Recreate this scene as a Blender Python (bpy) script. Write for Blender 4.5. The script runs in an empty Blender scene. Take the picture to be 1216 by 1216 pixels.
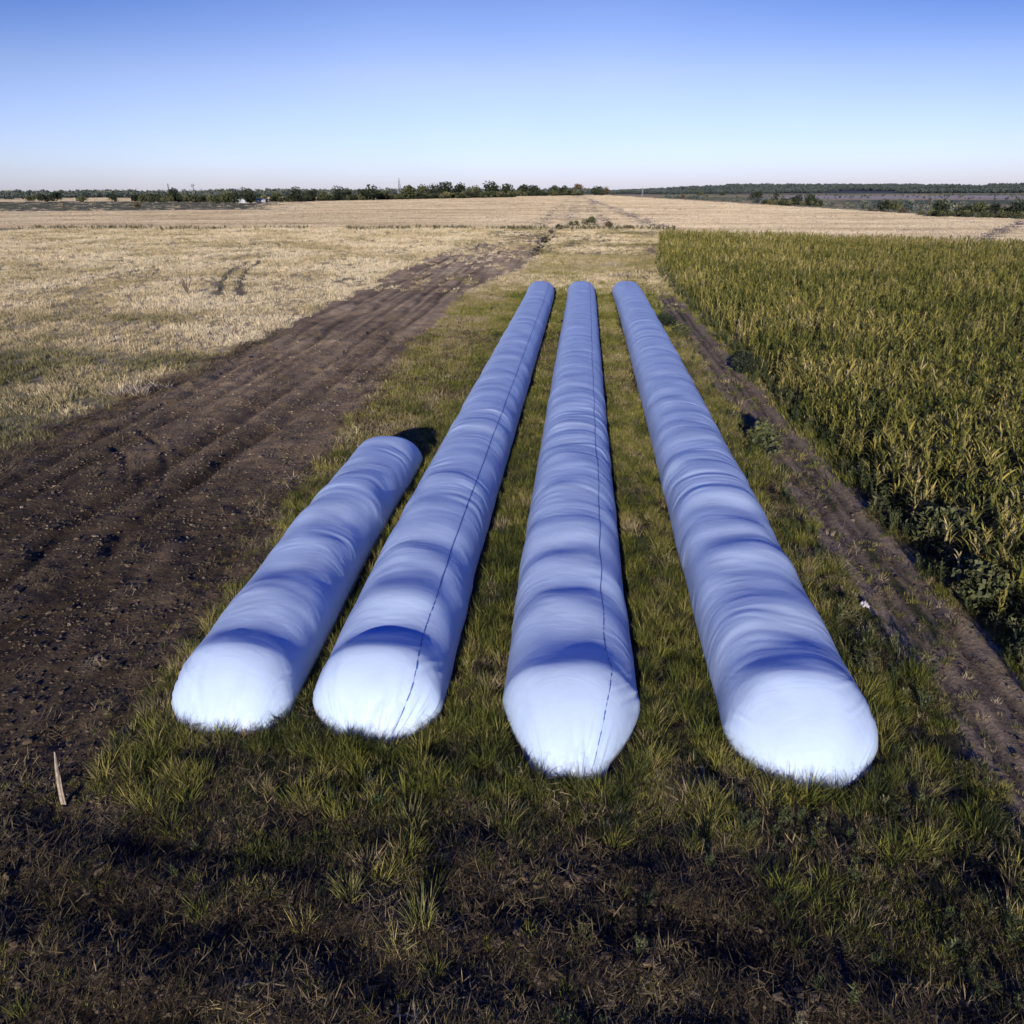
import bpy, bmesh, math, random
import numpy as np
from mathutils import Matrix, Vector, Euler

R = math.radians
rng = np.random.default_rng(7)
random.seed(7)
scene = bpy.context.scene
COL = scene.collection

# ------------------------------------------------------------------ camera
F = 900.0 / 1216.0            # focal length / frame width
CAM_H = 10.4
PITCH = math.atan(383.5 / 900.0)
YAW = R(4.85)
ROLL = R(-0.33)
cam_rot = Matrix.Rotation(YAW, 3, 'Z') @ Matrix.Rotation(math.pi / 2 - PITCH, 3, 'X') @ Matrix.Rotation(ROLL, 3, 'Z')
cd = bpy.data.cameras.new('camera')
cam = bpy.data.objects.new('camera', cd)
COL.objects.link(cam)
cam.matrix_world = Matrix.Translation((0, 0, CAM_H)) @ cam_rot.to_4x4()
cd.sensor_width = 36
cd.lens = 36 * F
cd.clip_start = 0.1
cd.clip_end = 30000
scene.camera = cam

# ------------------------------------------------------------------ noise
def _hash(i, j, seed):
    h = (i.astype(np.int64) * 374761393 + j.astype(np.int64) * 668265263 + seed * 974634777) & 0xFFFFFFFF
    h = ((h ^ (h >> 13)) * 1274126177) & 0xFFFFFFFF
    h = ((h ^ (h >> 16)) * 2246822519) & 0xFFFFFFFF
    return ((h ^ (h >> 15)) & 0xFFFFFF) / float(0xFFFFFF)

def vn(x, y, seed=0):
    x = np.asarray(x, dtype=np.float64); y = np.asarray(y, dtype=np.float64)
    xi = np.floor(x); yi = np.floor(y)
    fx = x - xi; fy = y - yi
    fx = fx * fx * fx * (fx * (fx * 6 - 15) + 10); fy = fy * fy * fy * (fy * (fy * 6 - 15) + 10)
    a = _hash(xi, yi, seed); b = _hash(xi + 1, yi, seed)
    c = _hash(xi, yi + 1, seed); d = _hash(xi + 1, yi + 1, seed)
    return (a + (b - a) * fx) * (1 - fy) + (c + (d - c) * fx) * fy      # 0..1

def fbm(x, y, seed=0, oct=4, gain=0.5):
    s = 0; a = 1; n = 0
    for k in range(oct):
        s = s + a * vn(x * 2 ** k + 17.3 * k, y * 2 ** k - 9.1 * k, seed + k)
        n += a; a *= gain
    return s / n

def ss(a, b, x):
    t = np.clip((x - a) / (b - a), 0, 1)
    return t * t * (3 - 2 * t)

# ------------------------------------------------------------------ terrain
# right border of the pale stubble field
BY = np.array([0, 150, 272, 330, 500, 1000, 2500])
BX = np.array([200, 178, 157, 140, 124, 78, -60])

def macro(x, y):
    bx = np.interp(y, BY, BX)
    z = -9.0 * ss(0, 170, x - bx) * ss(150, 420, y)
    az = x / np.maximum(y, 1)
    r = np.hypot(x, y)
    z = z + ss(2700, 4200, r) * ss(0.02, 0.18, az) * (20 + 9 * vn(x / 900, y / 900, 51))
    z = z + ss(2000, 5200, r) * ss(0.0, -0.25, az) * 6
    return z

def grass_edge(y):          # where the left ploughed strip meets the grass
    return np.interp(y, [0, 12, 16, 26, 45, 86, 112, 150, 210], [-9.0, -8.3, -8.8, -10.0, -11.2, -12.0, -7.5, -5, -6])

def regions(x, y):
    n1 = fbm(x / 2.2, y / 2.2, 3, 4) - .5
    n2 = fbm(x / 9., y / 9., 13, 4) - .5
    e = grass_edge(y) + n1 * 2.2
    dirt = ss(-.5, .5, x + 24.3 + n1 * 2.4 + n2 * 2.4) * ss(.5, -.5, x - e)
    dirt *= ss(215, 120, y + n2 * 40)
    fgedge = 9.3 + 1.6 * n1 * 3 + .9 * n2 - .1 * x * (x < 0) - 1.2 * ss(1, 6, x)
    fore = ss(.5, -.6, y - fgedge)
    tr = ss(7.8, 8.2, x + n1 * 1.1) * ss(10.75, 10.3, x + n1 * 1.2) * ss(150, 95, y) * ss(4, 8, y)
    return dirt, fore, tr, n1, n2

def seg_dist(x, y, pts):
    d = np.full(np.shape(x), 1e9)
    for (x0, y0), (x1, y1) in zip(pts[:-1], pts[1:]):
        dx, dy = x1 - x0, y1 - y0
        t = np.clip(((x - x0) * dx + (y - y0) * dy) / (dx * dx + dy * dy), 0, 1)
        d = np.minimum(d, np.hypot(x - x0 - t * dx, y - y0 - t * dy))
    return d

def pix_ray(px, py):
    v = Vector(((px - 608) / 900.0, -(py - 608) / 900.0, -1.0))
    return (cam_rot @ v).normalized()

def at(px, py, z=0.0, far=False):
    """ground point seen at a given spot of the photograph (survey of the site)"""
    d = pix_ray(px, py)
    t = (z - CAM_H) / d.z if d.z < -1e-5 else 6000.0
    x, y = d.x * t, d.y * t
    for _ in range(6 if far else 0):
        zz = float(macro(np.array(x), np.array(y)))
        t = (zz + z - CAM_H) / d.z if d.z < -1e-5 else 6000.0
        t = min(t, 6000.0)
        x, y = d.x * t, d.y * t
    return (x, y)

tracks_left = [[at(*p) for p in [(262, 352), (262, 338), (275, 322), (295, 312)]],
               [at(*p) for p in [(286, 352), (285, 338), (292, 322), (310, 310)]]]
loops = [[at(*p) for p in [(165, 512), (190, 528), (197, 552), (190, 575), (176, 592)]],
         [at(*p) for p in [(135, 530), (148, 542), (150, 560), (148, 572)]]]
ditch = [at(*p) for p in [(636, 303), (645, 290), (652, 278), (660, 270)]]

def height(x, y):
    x = np.asarray(x, float); y = np.asarray(y, float)
    z = macro(x, y)
    dirt, fore, tr, n1, n2 = regions(x, y)
    near = ss(260, 60, np.hypot(x, y))
    z = z + near * (.10 * n2 + .05 * n1)
    # ploughed strip: long shallow wheel marks running with the bags
    w = x + 1.3 * n2
    z = z + dirt * near * (.030 * np.sin(w * 2 * math.pi / 2.3) + .19 * (fbm(x / .6, y / .9, 23, 5, .68) - .5) + .03)
    for c, wd, dp in ((-21.6, .3, .14), (-19.6, .3, .14), (-16.1, .28, .15), (-14.1, .25, .15)):
        z = z - dirt * near * dp * np.exp(-((x - c - 2.2 * n2) / wd) ** 2)
    # turned soil in the foreground: furrows across
    fy = y + .5 * n1 + .12 * x
    z = z + fore * (.065 * np.sin((fy + .5 * n2) * 2 * math.pi / 1.45) + .30 * (fbm(x / .7, y / .45, 33, 5, .7) - .5))
    # dirt track on the right: two ruts
    z = z - tr * .05
    for c in (8.75, 9.8):
        z = z - ss(130, 60, y) * ss(4, 8, y) * .15 * np.exp(-((x - c - .35 * n1) / .22) ** 2)
    z = z + tr * .05 * (fbm(x / .35, y / .6, 43, 3) - .5)
    # rut with deep shade near the lower right corner
    z = z - .30 * np.exp(-(seg_dist(x, y, [(6.9, 9.5), (7.35, 14.5)]) / .42) ** 2)
    z = z - .22 * np.exp(-(seg_dist(x, y, [(2.15, 7.6), (2.2, 8.6)]) / .14) ** 2)
    for tk in tracks_left:
        z = z - .08 * np.exp(-(seg_dist(x, y, tk) / .4) ** 2)
    for tk in loops:
        d = seg_dist(x, y, tk)
        z = z - .05 * np.exp(-(d / .12) ** 2) + .03 * np.exp(-((d - .3) / .12) ** 2)
    z = z - 1.1 * np.exp(-(seg_dist(x, y, ditch) / 1.0) ** 2)
    return z

def hz(x, y):
    return float(height(np.array([x]), np.array([y]))[0])

# ------------------------------------------------------------------ materials
def new_mat(name):
    m = bpy.data.materials.new(name); m.use_nodes = True
    nt = m.node_tree; b = nt.nodes['Principled BSDF']
    return m, nt, b

def N(nt, t, **kw):
    n = nt.nodes.new(t)
    for k, v in kw.items():
        if k.startswith('i_'):
            n.inputs[k[2:].replace('_', ' ')].default_value = v
        else:
            setattr(n, k, v)
    return n

def noise(nt, scale, detail=4, vec=None, rough=.6):
    n = N(nt, 'ShaderNodeTexNoise'); n.inputs['Scale'].default_value = scale
    n.inputs['Detail'].default_value = detail; n.inputs['Roughness'].default_value = rough
    if vec is not None: nt.links.new(vec, n.inputs['Vector'])
    return n

def ramp(nt, src, stops):
    r = N(nt, 'ShaderNodeValToRGB')
    while len(r.color_ramp.elements) < len(stops): r.color_ramp.elements.new(.5)
    for e, (p, c) in zip(r.color_ramp.elements, stops):
        e.position = p; e.color = c if len(c) == 4 else (*c, 1)
    nt.links.new(src, r.inputs[0]); return r

def mul(nt, a, b, fac=1.0):
    m = N(nt, 'ShaderNodeMix', data_type='RGBA', blend_type='MULTIPLY')
    m.inputs[0].default_value = fac
    nt.links.new(a, m.inputs[6])
    if hasattr(b, 'links') or hasattr(b, 'is_linked'): nt.links.new(b, m.inputs[7])
    else: m.inputs[7].default_value = (*b, 1)
    return m.outputs[2]

def plain(name, col, rough=.8, nscale=8, var=.35, bump=0.0, metallic=0):
    m, nt, b = new_mat(name)
    tc = N(nt, 'ShaderNodeTexCoord')
    n = noise(nt, nscale, 5, tc.outputs['Object'])
    r = ramp(nt, n.outputs[0], [(.3, tuple(c * (1 - var) for c in col)), (.7, tuple(min(1, c * (1 + var)) for c in col))])
    nt.links.new(r.outputs[0], b.inputs['Base Color'])
    b.inputs['Roughness'].default_value = rough
    b.inputs['Metallic'].default_value = metallic
    if bump:
        bp = N(nt, 'ShaderNodeBump'); bp.inputs['Strength'].default_value = bump
        nt.links.new(n.outputs[0], bp.inputs['Height']); nt.links.new(bp.outputs[0], b.inputs['Normal'])
    return m

def ground_material():
    m, nt, b = new_mat('ground_soil_and_stubble')
    a = N(nt, 'ShaderNodeAttribute'); a.attribute_name = 'albedo'
    g = N(nt, 'ShaderNodeNewGeometry')
    n1 = noise(nt, 9, 8, g.outputs['Position'], .7)
    n2 = noise(nt, .9, 6, g.outputs['Position'], .65)
    r1 = ramp(nt, n1.outputs[0], [(.28, (.45, .45, .45)), (.5, (.95, .95, .95)), (.72, (1.55, 1.5, 1.42))])
    r2 = ramp(nt, n2.outputs[0], [(.3, (.78, .78, .78)), (.7, (1.18, 1.17, 1.15))])
    c = mul(nt, a.outputs['Color'], r1.outputs[0]); c = mul(nt, c, r2.outputs[0])
    nt.links.new(c, b.inputs['Base Color'])
    b.inputs['Roughness'].default_value = .95
    b.inputs['Specular IOR Level'].default_value = .12
    bp = N(nt, 'ShaderNodeBump'); bp.inputs['Strength'].default_value = .9; bp.inputs['Distance'].default_value = .05
    nt.links.new(n1.outputs[0], bp.inputs['Height']); nt.links.new(bp.outputs[0], b.inputs['Normal'])
    return m

def leaf_material(name, stops, rough=.6, trans=.3, spec=.2, instancer=True, nscale=2.0):
    """stops: dark..light colours picked by the plant's own tint"""
    m, nt, b = new_mat(name)
    if instancer:
        a = N(nt, 'ShaderNodeAttribute'); a.attribute_type = 'INSTANCER'; a.attribute_name = 'tint'
        fac = a.outputs['Fac']
    else:
        tc = N(nt, 'ShaderNodeTexCoord')
        nn = noise(nt, nscale, 4, tc.outputs['Object'])
        mr = N(nt, 'ShaderNodeMapRange'); mr.inputs[1].default_value = .3; mr.inputs[2].default_value = .7
        nt.links.new(nn.outputs[0], mr.inputs[0]); fac = mr.outputs[0]
    r = ramp(nt, fac, stops)
    v = N(nt, 'ShaderNodeAttribute'); v.attribute_name = 'vary'
    rv = ramp(nt, v.outputs['Fac'], [(0, (.45, .5, .5)), (.5, (1, 1, 1)), (1, (1.75, 1.6, 1.25))])
    c = mul(nt, r.outputs[0], rv.outputs[0])
    nt.links.new(c, b.inputs['Base Color'])
    b.inputs['Roughness'].default_value = rough
    b.inputs['Specular IOR Level'].default_value = spec
    if trans:
        t = N(nt, 'ShaderNodeBsdfTranslucent'); nt.links.new(c, t.inputs['Color'])
        mx = N(nt, 'ShaderNodeMixShader'); mx.inputs[0].default_value = trans
        out = nt.nodes['Material Output']
        nt.links.new(b.outputs[0], mx.inputs[1]); nt.links.new(t.outputs[0], mx.inputs[2])
        nt.links.new(mx.outputs[0], out.inputs['Surface'])
    return m

# ------------------------------------------------------------------ object helpers
def link_mesh(name, verts, faces, mat, parent=None, smooth=False, vary=None):
    me = bpy.data.meshes.new(name)
    me.from_pydata([tuple(v) for v in verts], [], faces)
    if mat: me.materials.append(mat)
    if smooth: me.polygons.foreach_set('use_smooth', [True] * len(me.polygons))
    if vary is not None:
        at_ = me.attributes.new('vary', 'FLOAT', 'FACE')
        at_.data.foreach_set('value', list(vary))
    me.update()
    o = bpy.data.objects.new(name, me)
    if parent is not False: COL.objects.link(o)
    if parent: o.parent = parent
    return o

def tag(o, label=None, cat=None, group=None, kind=None):
    if label: o['label'] = label
    if cat: o['category'] = cat
    if group: o['group'] = group
    if kind: o['kind'] = kind
    return o

def thing(name, label, cat, loc, rz=0, group=None):
    o = bpy.data.objects.new(name, None); COL.objects.link(o)
    o.location = loc; o.rotation_euler = (0, 0, rz); o.empty_display_size = .3
    return tag(o, label, cat, group)

class MB:
    def __init__(s): s.v = []; s.f = []; s.c = []
    def quad(s, a, b, c, d, vary=.5):
        n = len(s.v); s.v += [a, b, c, d]; s.f.append((n, n + 1, n + 2, n + 3)); s.c.append(vary)
    def box(s, c, h, rz=0, vary=.5):
        n = len(s.v); cs, sn = math.cos(rz), math.sin(rz)
        for dz in (-1, 1):
            for dx, dy in ((-1, -1), (1, -1), (1, 1), (-1, 1)):
                x, y = dx * h[0], dy * h[1]
                s.v.append((c[0] + x * cs - y * sn, c[1] + x * sn + y * cs, c[2] + dz * h[2]))
        for f in ((0, 3, 2, 1), (4, 5, 6, 7), (0, 1, 5, 4), (1, 2, 6, 5), (2, 3, 7, 6), (3, 0, 4, 7)):
            s.f.append(tuple(n + i for i in f)); s.c.append(vary)
    def tube(s, pts, rad, k=6, vary=.5):
        pts = [Vector(p) for p in pts]; n0 = len(s.v)
        for i, p in enumerate(pts):
            d = (pts[min(i + 1, len(pts) - 1)] - pts[max(i - 1, 0)]).normalized()
            a = d.orthogonal().normalized(); b = d.cross(a)
            r = rad[i] if hasattr(rad, '__len__') else rad
            for j in range(k):
                t = 2 * math.pi * j / k
                s.v.append(tuple(p + a * r * math.cos(t) + b * r * math.sin(t)))
        for i in range(len(pts) - 1):
            for j in range(k):
                s.f.append((n0 + i * k + j, n0 + i * k + (j + 1) % k, n0 + (i + 1) * k + (j + 1) % k, n0 + (i + 1) * k + j)); s.c.append(vary)
        s.f.append(tuple(n0 + j for j in range(k))[::-1]); s.c.append(vary)
        s.f.append(tuple(n0 + (len(pts) - 1) * k + j for j in range(k))); s.c.append(vary)
    def blade(s, p, az, ln, wd, lean, curve, seg=3, vary=.5, twist=0):
        """a leaf blade: starts at p, leans by `lean`, bends by `curve`"""
        d = Vector((math.cos(az), math.sin(az), 0)); side0 = Vector((-math.sin(az + twist), math.cos(az + twist), 0))
        q = Vector(p); prev = None
        for i in range(seg + 1):
            t = i / seg
            w = wd * (.75 + .5 * t if t < .4 else (1.0 - t) / .6 * .95 + .02)
            a, b = q - side0 * w / 2, q + side0 * w / 2
            n = len(s.v); s.v += [tuple(a), tuple(b)]
            if i: s.f.append((n - 2, n - 1, n + 1, n)); s.c.append(vary + (t - .5) * .3)
            ang = lean + curve * t
            q = q + (d * math.sin(ang) + Vector((0, 0, 1)) * math.cos(ang)) * ln / seg
    def build(s, name, mat, parent=None, smooth=False):
        return link_mesh(name, s.v, s.f, mat, parent, smooth, [min(1, max(0, c)) for c in s.c])

def scatter(name, pts, scl, tint, protos, mat_label, cat, tilt=.15):
    """one object: plants at `pts`, drawn through geometry nodes"""
    n = len(pts)
    me = bpy.data.meshes.new(name); me.vertices.add(n)
    me.vertices.foreach_set('co', np.asarray(pts, np.float32).ravel())
    r = np.zeros((n, 3), np.float32); r[:, 0] = rng.normal(0, tilt, n); r[:, 1] = rng.normal(0, tilt, n); r[:, 2] = rng.uniform(0, 6.283, n)
    for nm, ty, val in (('rot', 'FLOAT_VECTOR', r), ('scl', 'FLOAT', scl), ('tint', 'FLOAT', tint)):
        a = me.attributes.new(nm, ty, 'POINT')
        a.data.foreach_set('vector' if ty == 'FLOAT_VECTOR' else 'value', np.asarray(val, np.float32).ravel())
    a = me.attributes.new('pick', 'INT', 'POINT'); a.data.foreach_set('value', rng.integers(0, len(protos), n).astype(np.int32))
    o = bpy.data.objects.new(name, me); COL.objects.link(o)
    src = bpy.data.collections.new(name + '_kinds')
    for p in protos: src.objects.link(p)
    ng = bpy.data.node_groups.new(name, 'GeometryNodeTree')
    ng.interface.new_socket('Geometry', in_out='INPUT', socket_type='NodeSocketGeometry')
    ng.interface.new_socket('Geometry', in_out='OUTPUT', socket_type='NodeSocketGeometry')
    gi = ng.nodes.new('NodeGroupInput'); go = ng.nodes.new('NodeGroupOutput')
    ip = ng.nodes.new('GeometryNodeInstanceOnPoints'); ci = ng.nodes.new('GeometryNodeCollectionInfo')
    ci.inputs['Collection'].default_value = src
    ci.inputs['Separate Children'].default_value = True; ci.inputs['Reset Children'].default_value = True
    def attr(nm, ty):
        q = ng.nodes.new('GeometryNodeInputNamedAttribute'); q.data_type = ty; q.inputs['Name'].default_value = nm
        return q.outputs['Attribute']
    L = ng.links.new
    L(gi.outputs[0], ip.inputs['Points']); L(ci.outputs[0], ip.inputs['Instance'])
    ip.inputs['Pick Instance'].default_value = True
    L(attr('pick', 'INT'), ip.inputs['Instance Index']); L(attr('rot', 'FLOAT_VECTOR'), ip.inputs['Rotation'])
    L(attr('scl', 'FLOAT'), ip.inputs['Scale']); L(ip.outputs[0], go.inputs[0])
    md = o.modifiers.new('scatter', 'NODES'); md.node_group = ng
    tag(o, mat_label, cat, kind='stuff')
    return o

def sample(n, x0, x1, d0, d1, dens, power=1.0):
    """random ground positions, denser near the viewer's side of the field; dens(x,y) in 0..1"""
    u = rng.random(n)
    if power == 1.0: y = d0 * (d1 / d0) ** u
    else: y = (d0 ** (1 - power) + u * (d1 ** (1 - power) - d0 ** (1 - power))) ** (1 / (1 - power))
    x = rng.uniform(x0, x1, n)
    k = rng.random(n) < dens(x, y)
    return x[k], y[k]

# ------------------------------------------------------------------ the ground sheet
def axis_lines():
    xs = list(np.arange(0, 12, .08))
    while xs[-1] < 30: xs.append(xs[-1] + .14)
    while xs[-1] < 9000: xs.append(xs[-1] * 1.02)
    xs = np.array(xs); xs = np.concatenate([-xs[:0:-1], xs])
    ys = [-400, -250, -150, -90, -50, -30, -18, -10, -5, 0, 2, 3.5, 4.5]
    while ys[-1] < 24: ys.append(ys[-1] + .075)
    while ys[-1] < 9500: ys.append(ys[-1] * 1.0045)
    return xs, np.array(ys)

def albedo(x, y):
    dirt, fore, tr, n1, n2 = regions(x, y)
    n3 = fbm(x / 30, y / 14, 61, 4) - .5
    n4 = fbm(x / 60, y / 5, 71, 3) - .5
    C = np.zeros(x.shape + (3,))
    def put(col, m):
        nonlocal C
        col = np.asarray(col, float)
        C = C * (1 - m[..., None]) + col * m[..., None]
    one = np.ones_like(x)
    put((.72, .54, .29), one)                                   # pale stubble everywhere
    put((.46, .34, .22), ss(-.02, .16, n4) * .6)                  # rows of darker straw
    put((.66, .53, .38), ss(.02, .2, n3) * .7 * ss(150, 240, y))
    left = ss(-18, -28, x) * ss(260, 170, y + n3 * 60)
    put((.66, .51, .25), left)                                    # straw coloured meadow
    put((.22, .21, .10), left * ss(.04, .2, n2 + n3 * .7) * .6)
    put((.15, .155, .06), left * ss(60, 26, y + n1 * 10) * .6)
    band = np.exp(-((y - 222 - n3 * 60 + .04 * x) / 14) ** 2) * ss(-5, -15, x)
    put((.17, .165, .08), band * .75)
    # green strip at far left
    gl = ss(-.30, -.42, x / np.maximum(y, 1) + .1 * n3) * ss(455, 480, y + 40 * n3 - .12 * (x + 250)) * ss(900, 850, y)
    put((.155, .165, .070), gl * .9)
    # brownish rough ground past the bags
    mid = ss(-26, -23, x + n1 * 4) * ss(60, 100, y + n2 * 30) * ss(232, 205, y + n2 * 30) * ss(22, 14, x + n2 * 8)
    put((.46, .345, .18), mid)
    put((.30, .25, .12), mid * ss(.02, .14, n2) * .6)
    # grass ground between and around the bags
    g = ss(-.6, .6, x - grass_edge(y)) * ss(12.5, 11, x) * ss(105, 82, y + n2 * 20)
    put((.055, .050, .026), g)
    put((.11, .085, .048), g * ss(.0, .2, n1) * .6)
    corn = ss(10.6, 11.4, x - .10 * np.clip(y - 112, 0, 200)) * ss(0, -6, y - np.interp(x, [8, 87, 200], [204, 146, 100]))
    put((.06, .062, .022), corn)
    # ploughed strip
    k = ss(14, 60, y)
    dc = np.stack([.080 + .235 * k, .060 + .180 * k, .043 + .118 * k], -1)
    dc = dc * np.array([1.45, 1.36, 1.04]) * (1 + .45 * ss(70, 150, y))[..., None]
    dc = dc * (1 + .9 * n1[..., None]) * (1 + .7 * n2[..., None])
    for c_ in (-21.6, -19.6, -16.1, -14.1): dc = dc * (1 - .35 * np.exp(-((x - c_ - 2.2 * n2) / .3) ** 2))[..., None]
    streak = fbm(x / .5, y / 16, 81, 4) - .5
    dc = dc * (1 + 1.3 * streak[..., None])
    C = C * (1 - dirt[..., None]) + dc * dirt[..., None]
    put((.044, .033, .020), fore)  # dark soil, colour lowered further to imitate the vignetted foreground
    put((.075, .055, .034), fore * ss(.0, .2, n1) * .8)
    put((.35, .265, .165), tr)
    for c in (8.75, 9.8): put((.10, .077, .057), np.exp(-((x - c - .35 * n1) / .16) ** 2) * tr * .8)
    put((.12, .09, .066), np.exp(-((x - 9.25) / .15) ** 2) * tr * .8)
    put((.07, .075, .03), np.exp(-((x - 9.3) / .2) ** 2) * tr * ss(.0, .1, n1))
    for tk in tracks_left: put((.12, .12, .06), np.exp(-(seg_dist(x, y, tk) / .6) ** 2) * .85)
    for tk in loops: put((.05, .04, .032), np.exp(-(seg_dist(x, y, tk) / .14) ** 2) * .6)
    put((.03, .02, .015), np.exp(-(seg_dist(x, y, ditch) / 1.1) ** 2))
    # wheelings across the far stubble
    far = ss(215, 240, y) * ss(1500, 1000, y)
    for c, w, col in ((-12.5, .8, (.22, .18, .10)), (-8.8, .7, (.3, .24, .14)), (-3.5, .6, (.38, .3, .19)), (-1.2, .6, (.33, .27, .16)), (5, 2.5, (.42, .35, .21)), (9, .8, (.28, .23, .13)),
                      (24, 3.2, (.30, .26, .185))):
        xx = c + (0 if c < 20 else -.022 * (y - 215))
        put(col, np.exp(-((x - xx + .4 * n2) / w) ** 2) * far * .35)
    put((.27, .21, .14), np.exp(-(seg_dist(x, y, [at(1165, 285), at(1216, 262)]) / 2.0) ** 2) * .8)
    # land beyond the border on the right
    bx = np.interp(y, BY, BX); d = x - bx
    v = ss(-2, 6, d) * ss(120, 200, y)
    p = fbm(x / 260, y / 420, 91, 3)
    put((.58, .44, .22), v)
    put((.40, .36, .16), v * ss(.46, .5, p))
    put((.32, .31, .14), v * ss(.57, .6, p))
    r = np.hypot(x, y); az = x / np.maximum(y, 1)
    put((.62, .52, .42), v * ss(1500, 1700, r) * ss(2300, 2100, r) * ss(.25, .3, az + .1 * p))
    put((.17, .19, .10), v * ss(1050, 1150, r) * ss(1500, 1400, r) * ss(.28, .34, az))
    put((.10, .115, .12), ss(2700, 3000, r) * ss(-.02, .1, az))  # ridge ground: blue grey colour imitates distance haze
    # far left beyond the hedge
    put((.20, .19, .11), ss(1000, 1100, r) * ss(.0, -.1, az))
    put((.12, .14, .13), ss(2200, 2600, r) * ss(.0, -.1, az))  # farthest ground greyed in its colour to imitate haze
    return C

xs, ys = axis_lines()
GX, GY = np.meshgrid(xs, ys)
GZ = height(GX, GY)
nx, ny = len(xs), len(ys)
co = np.stack([GX, GY, GZ], -1).reshape(-1, 3).astype(np.float32)
idx = np.arange(nx * ny).reshape(ny, nx)
quads = np.stack([idx[:-1, :-1], idx[:-1, 1:], idx[1:, 1:], idx[1:, :-1]], -1).reshape(-1, 4).astype(np.int32)

def grid_mesh(name, co, quads, smooth=True):
    me = bpy.data.meshes.new(name)
    me.vertices.add(len(co)); me.vertices.foreach_set('co', np.ascontiguousarray(co, np.float32).ravel())
    me.loops.add(quads.size); me.loops.foreach_set('vertex_index', quads.ravel())
    me.polygons.add(len(quads)); me.polygons.foreach_set('loop_start', np.arange(0, quads.size, 4, dtype=np.int32))
    if smooth: me.polygons.foreach_set('use_smooth', np.ones(len(quads), bool))
    me.update(calc_edges=True)
    return me

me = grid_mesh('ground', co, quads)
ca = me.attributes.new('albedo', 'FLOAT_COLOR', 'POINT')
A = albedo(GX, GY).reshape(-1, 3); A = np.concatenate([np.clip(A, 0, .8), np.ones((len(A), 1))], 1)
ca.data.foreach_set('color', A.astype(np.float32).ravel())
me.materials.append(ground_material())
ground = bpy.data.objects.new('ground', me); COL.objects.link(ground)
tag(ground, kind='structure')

# ------------------------------------------------------------------ the grain bags
def bag_material(name, tint=(.53, .655, .83)):
    m, nt, b = new_mat(name)
    uv = N(nt, 'ShaderNodeAttribute'); uv.attribute_name = 'along'
    mp = N(nt, 'ShaderNodeMapping'); mp.inputs['Scale'].default_value = (3.2, .9, 1)
    nt.links.new(uv.outputs['Vector'], mp.inputs['Vector'])
    n1 = noise(nt, 1.0, 6, mp.outputs[0], .55); n1.inputs['Distortion'].default_value = 1.1
    mp2 = N(nt, 'ShaderNodeMapping'); mp2.inputs['Scale'].default_value = (.8, .5, 1)
    nt.links.new(uv.outputs['Vector'], mp2.inputs['Vector'])
    n2 = noise(nt, 1.0, 4, mp2.outputs[0], .5)
    r = ramp(nt, n2.outputs[0], [(.3, tuple(c * .9 for c in tint)), (.7, tuple(min(1, c * 1.08) for c in tint))])
    # dust and grass stains low on the skirt
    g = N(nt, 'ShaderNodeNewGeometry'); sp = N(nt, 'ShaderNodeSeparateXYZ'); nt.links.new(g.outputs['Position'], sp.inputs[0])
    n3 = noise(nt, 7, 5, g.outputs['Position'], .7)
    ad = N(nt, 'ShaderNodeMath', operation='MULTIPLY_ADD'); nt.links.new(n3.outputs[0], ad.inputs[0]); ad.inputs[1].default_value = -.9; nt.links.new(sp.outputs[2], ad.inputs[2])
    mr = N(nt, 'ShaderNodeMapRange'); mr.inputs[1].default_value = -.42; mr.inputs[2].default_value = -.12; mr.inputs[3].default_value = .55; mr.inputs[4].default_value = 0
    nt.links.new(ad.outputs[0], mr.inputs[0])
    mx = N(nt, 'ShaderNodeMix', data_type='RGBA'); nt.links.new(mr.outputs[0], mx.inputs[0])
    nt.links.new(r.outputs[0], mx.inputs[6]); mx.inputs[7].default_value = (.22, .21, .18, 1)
    nt.links.new(mx.outputs[2], b.inputs['Base Color'])
    b.inputs['Roughness'].default_value = .46
    b.inputs['Specular IOR Level'].default_value = .36
    bp = N(nt, 'ShaderNodeBump'); bp.inputs['Strength'].default_value = .2; bp.inputs['Distance'].default_value = .05
    nt.links.new(n1.outputs[0], bp.inputs['Height']); nt.links.new(bp.outputs[0], b.inputs['Normal'])
    return m

M_bag = bag_material('white_bag_plastic')
M_print = plain('blue_printed_line', (.07, .14, .46), .5, 20, .3)

def crest_at(px, py, z): return Vector((*at(px, py, z), 0))

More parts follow.
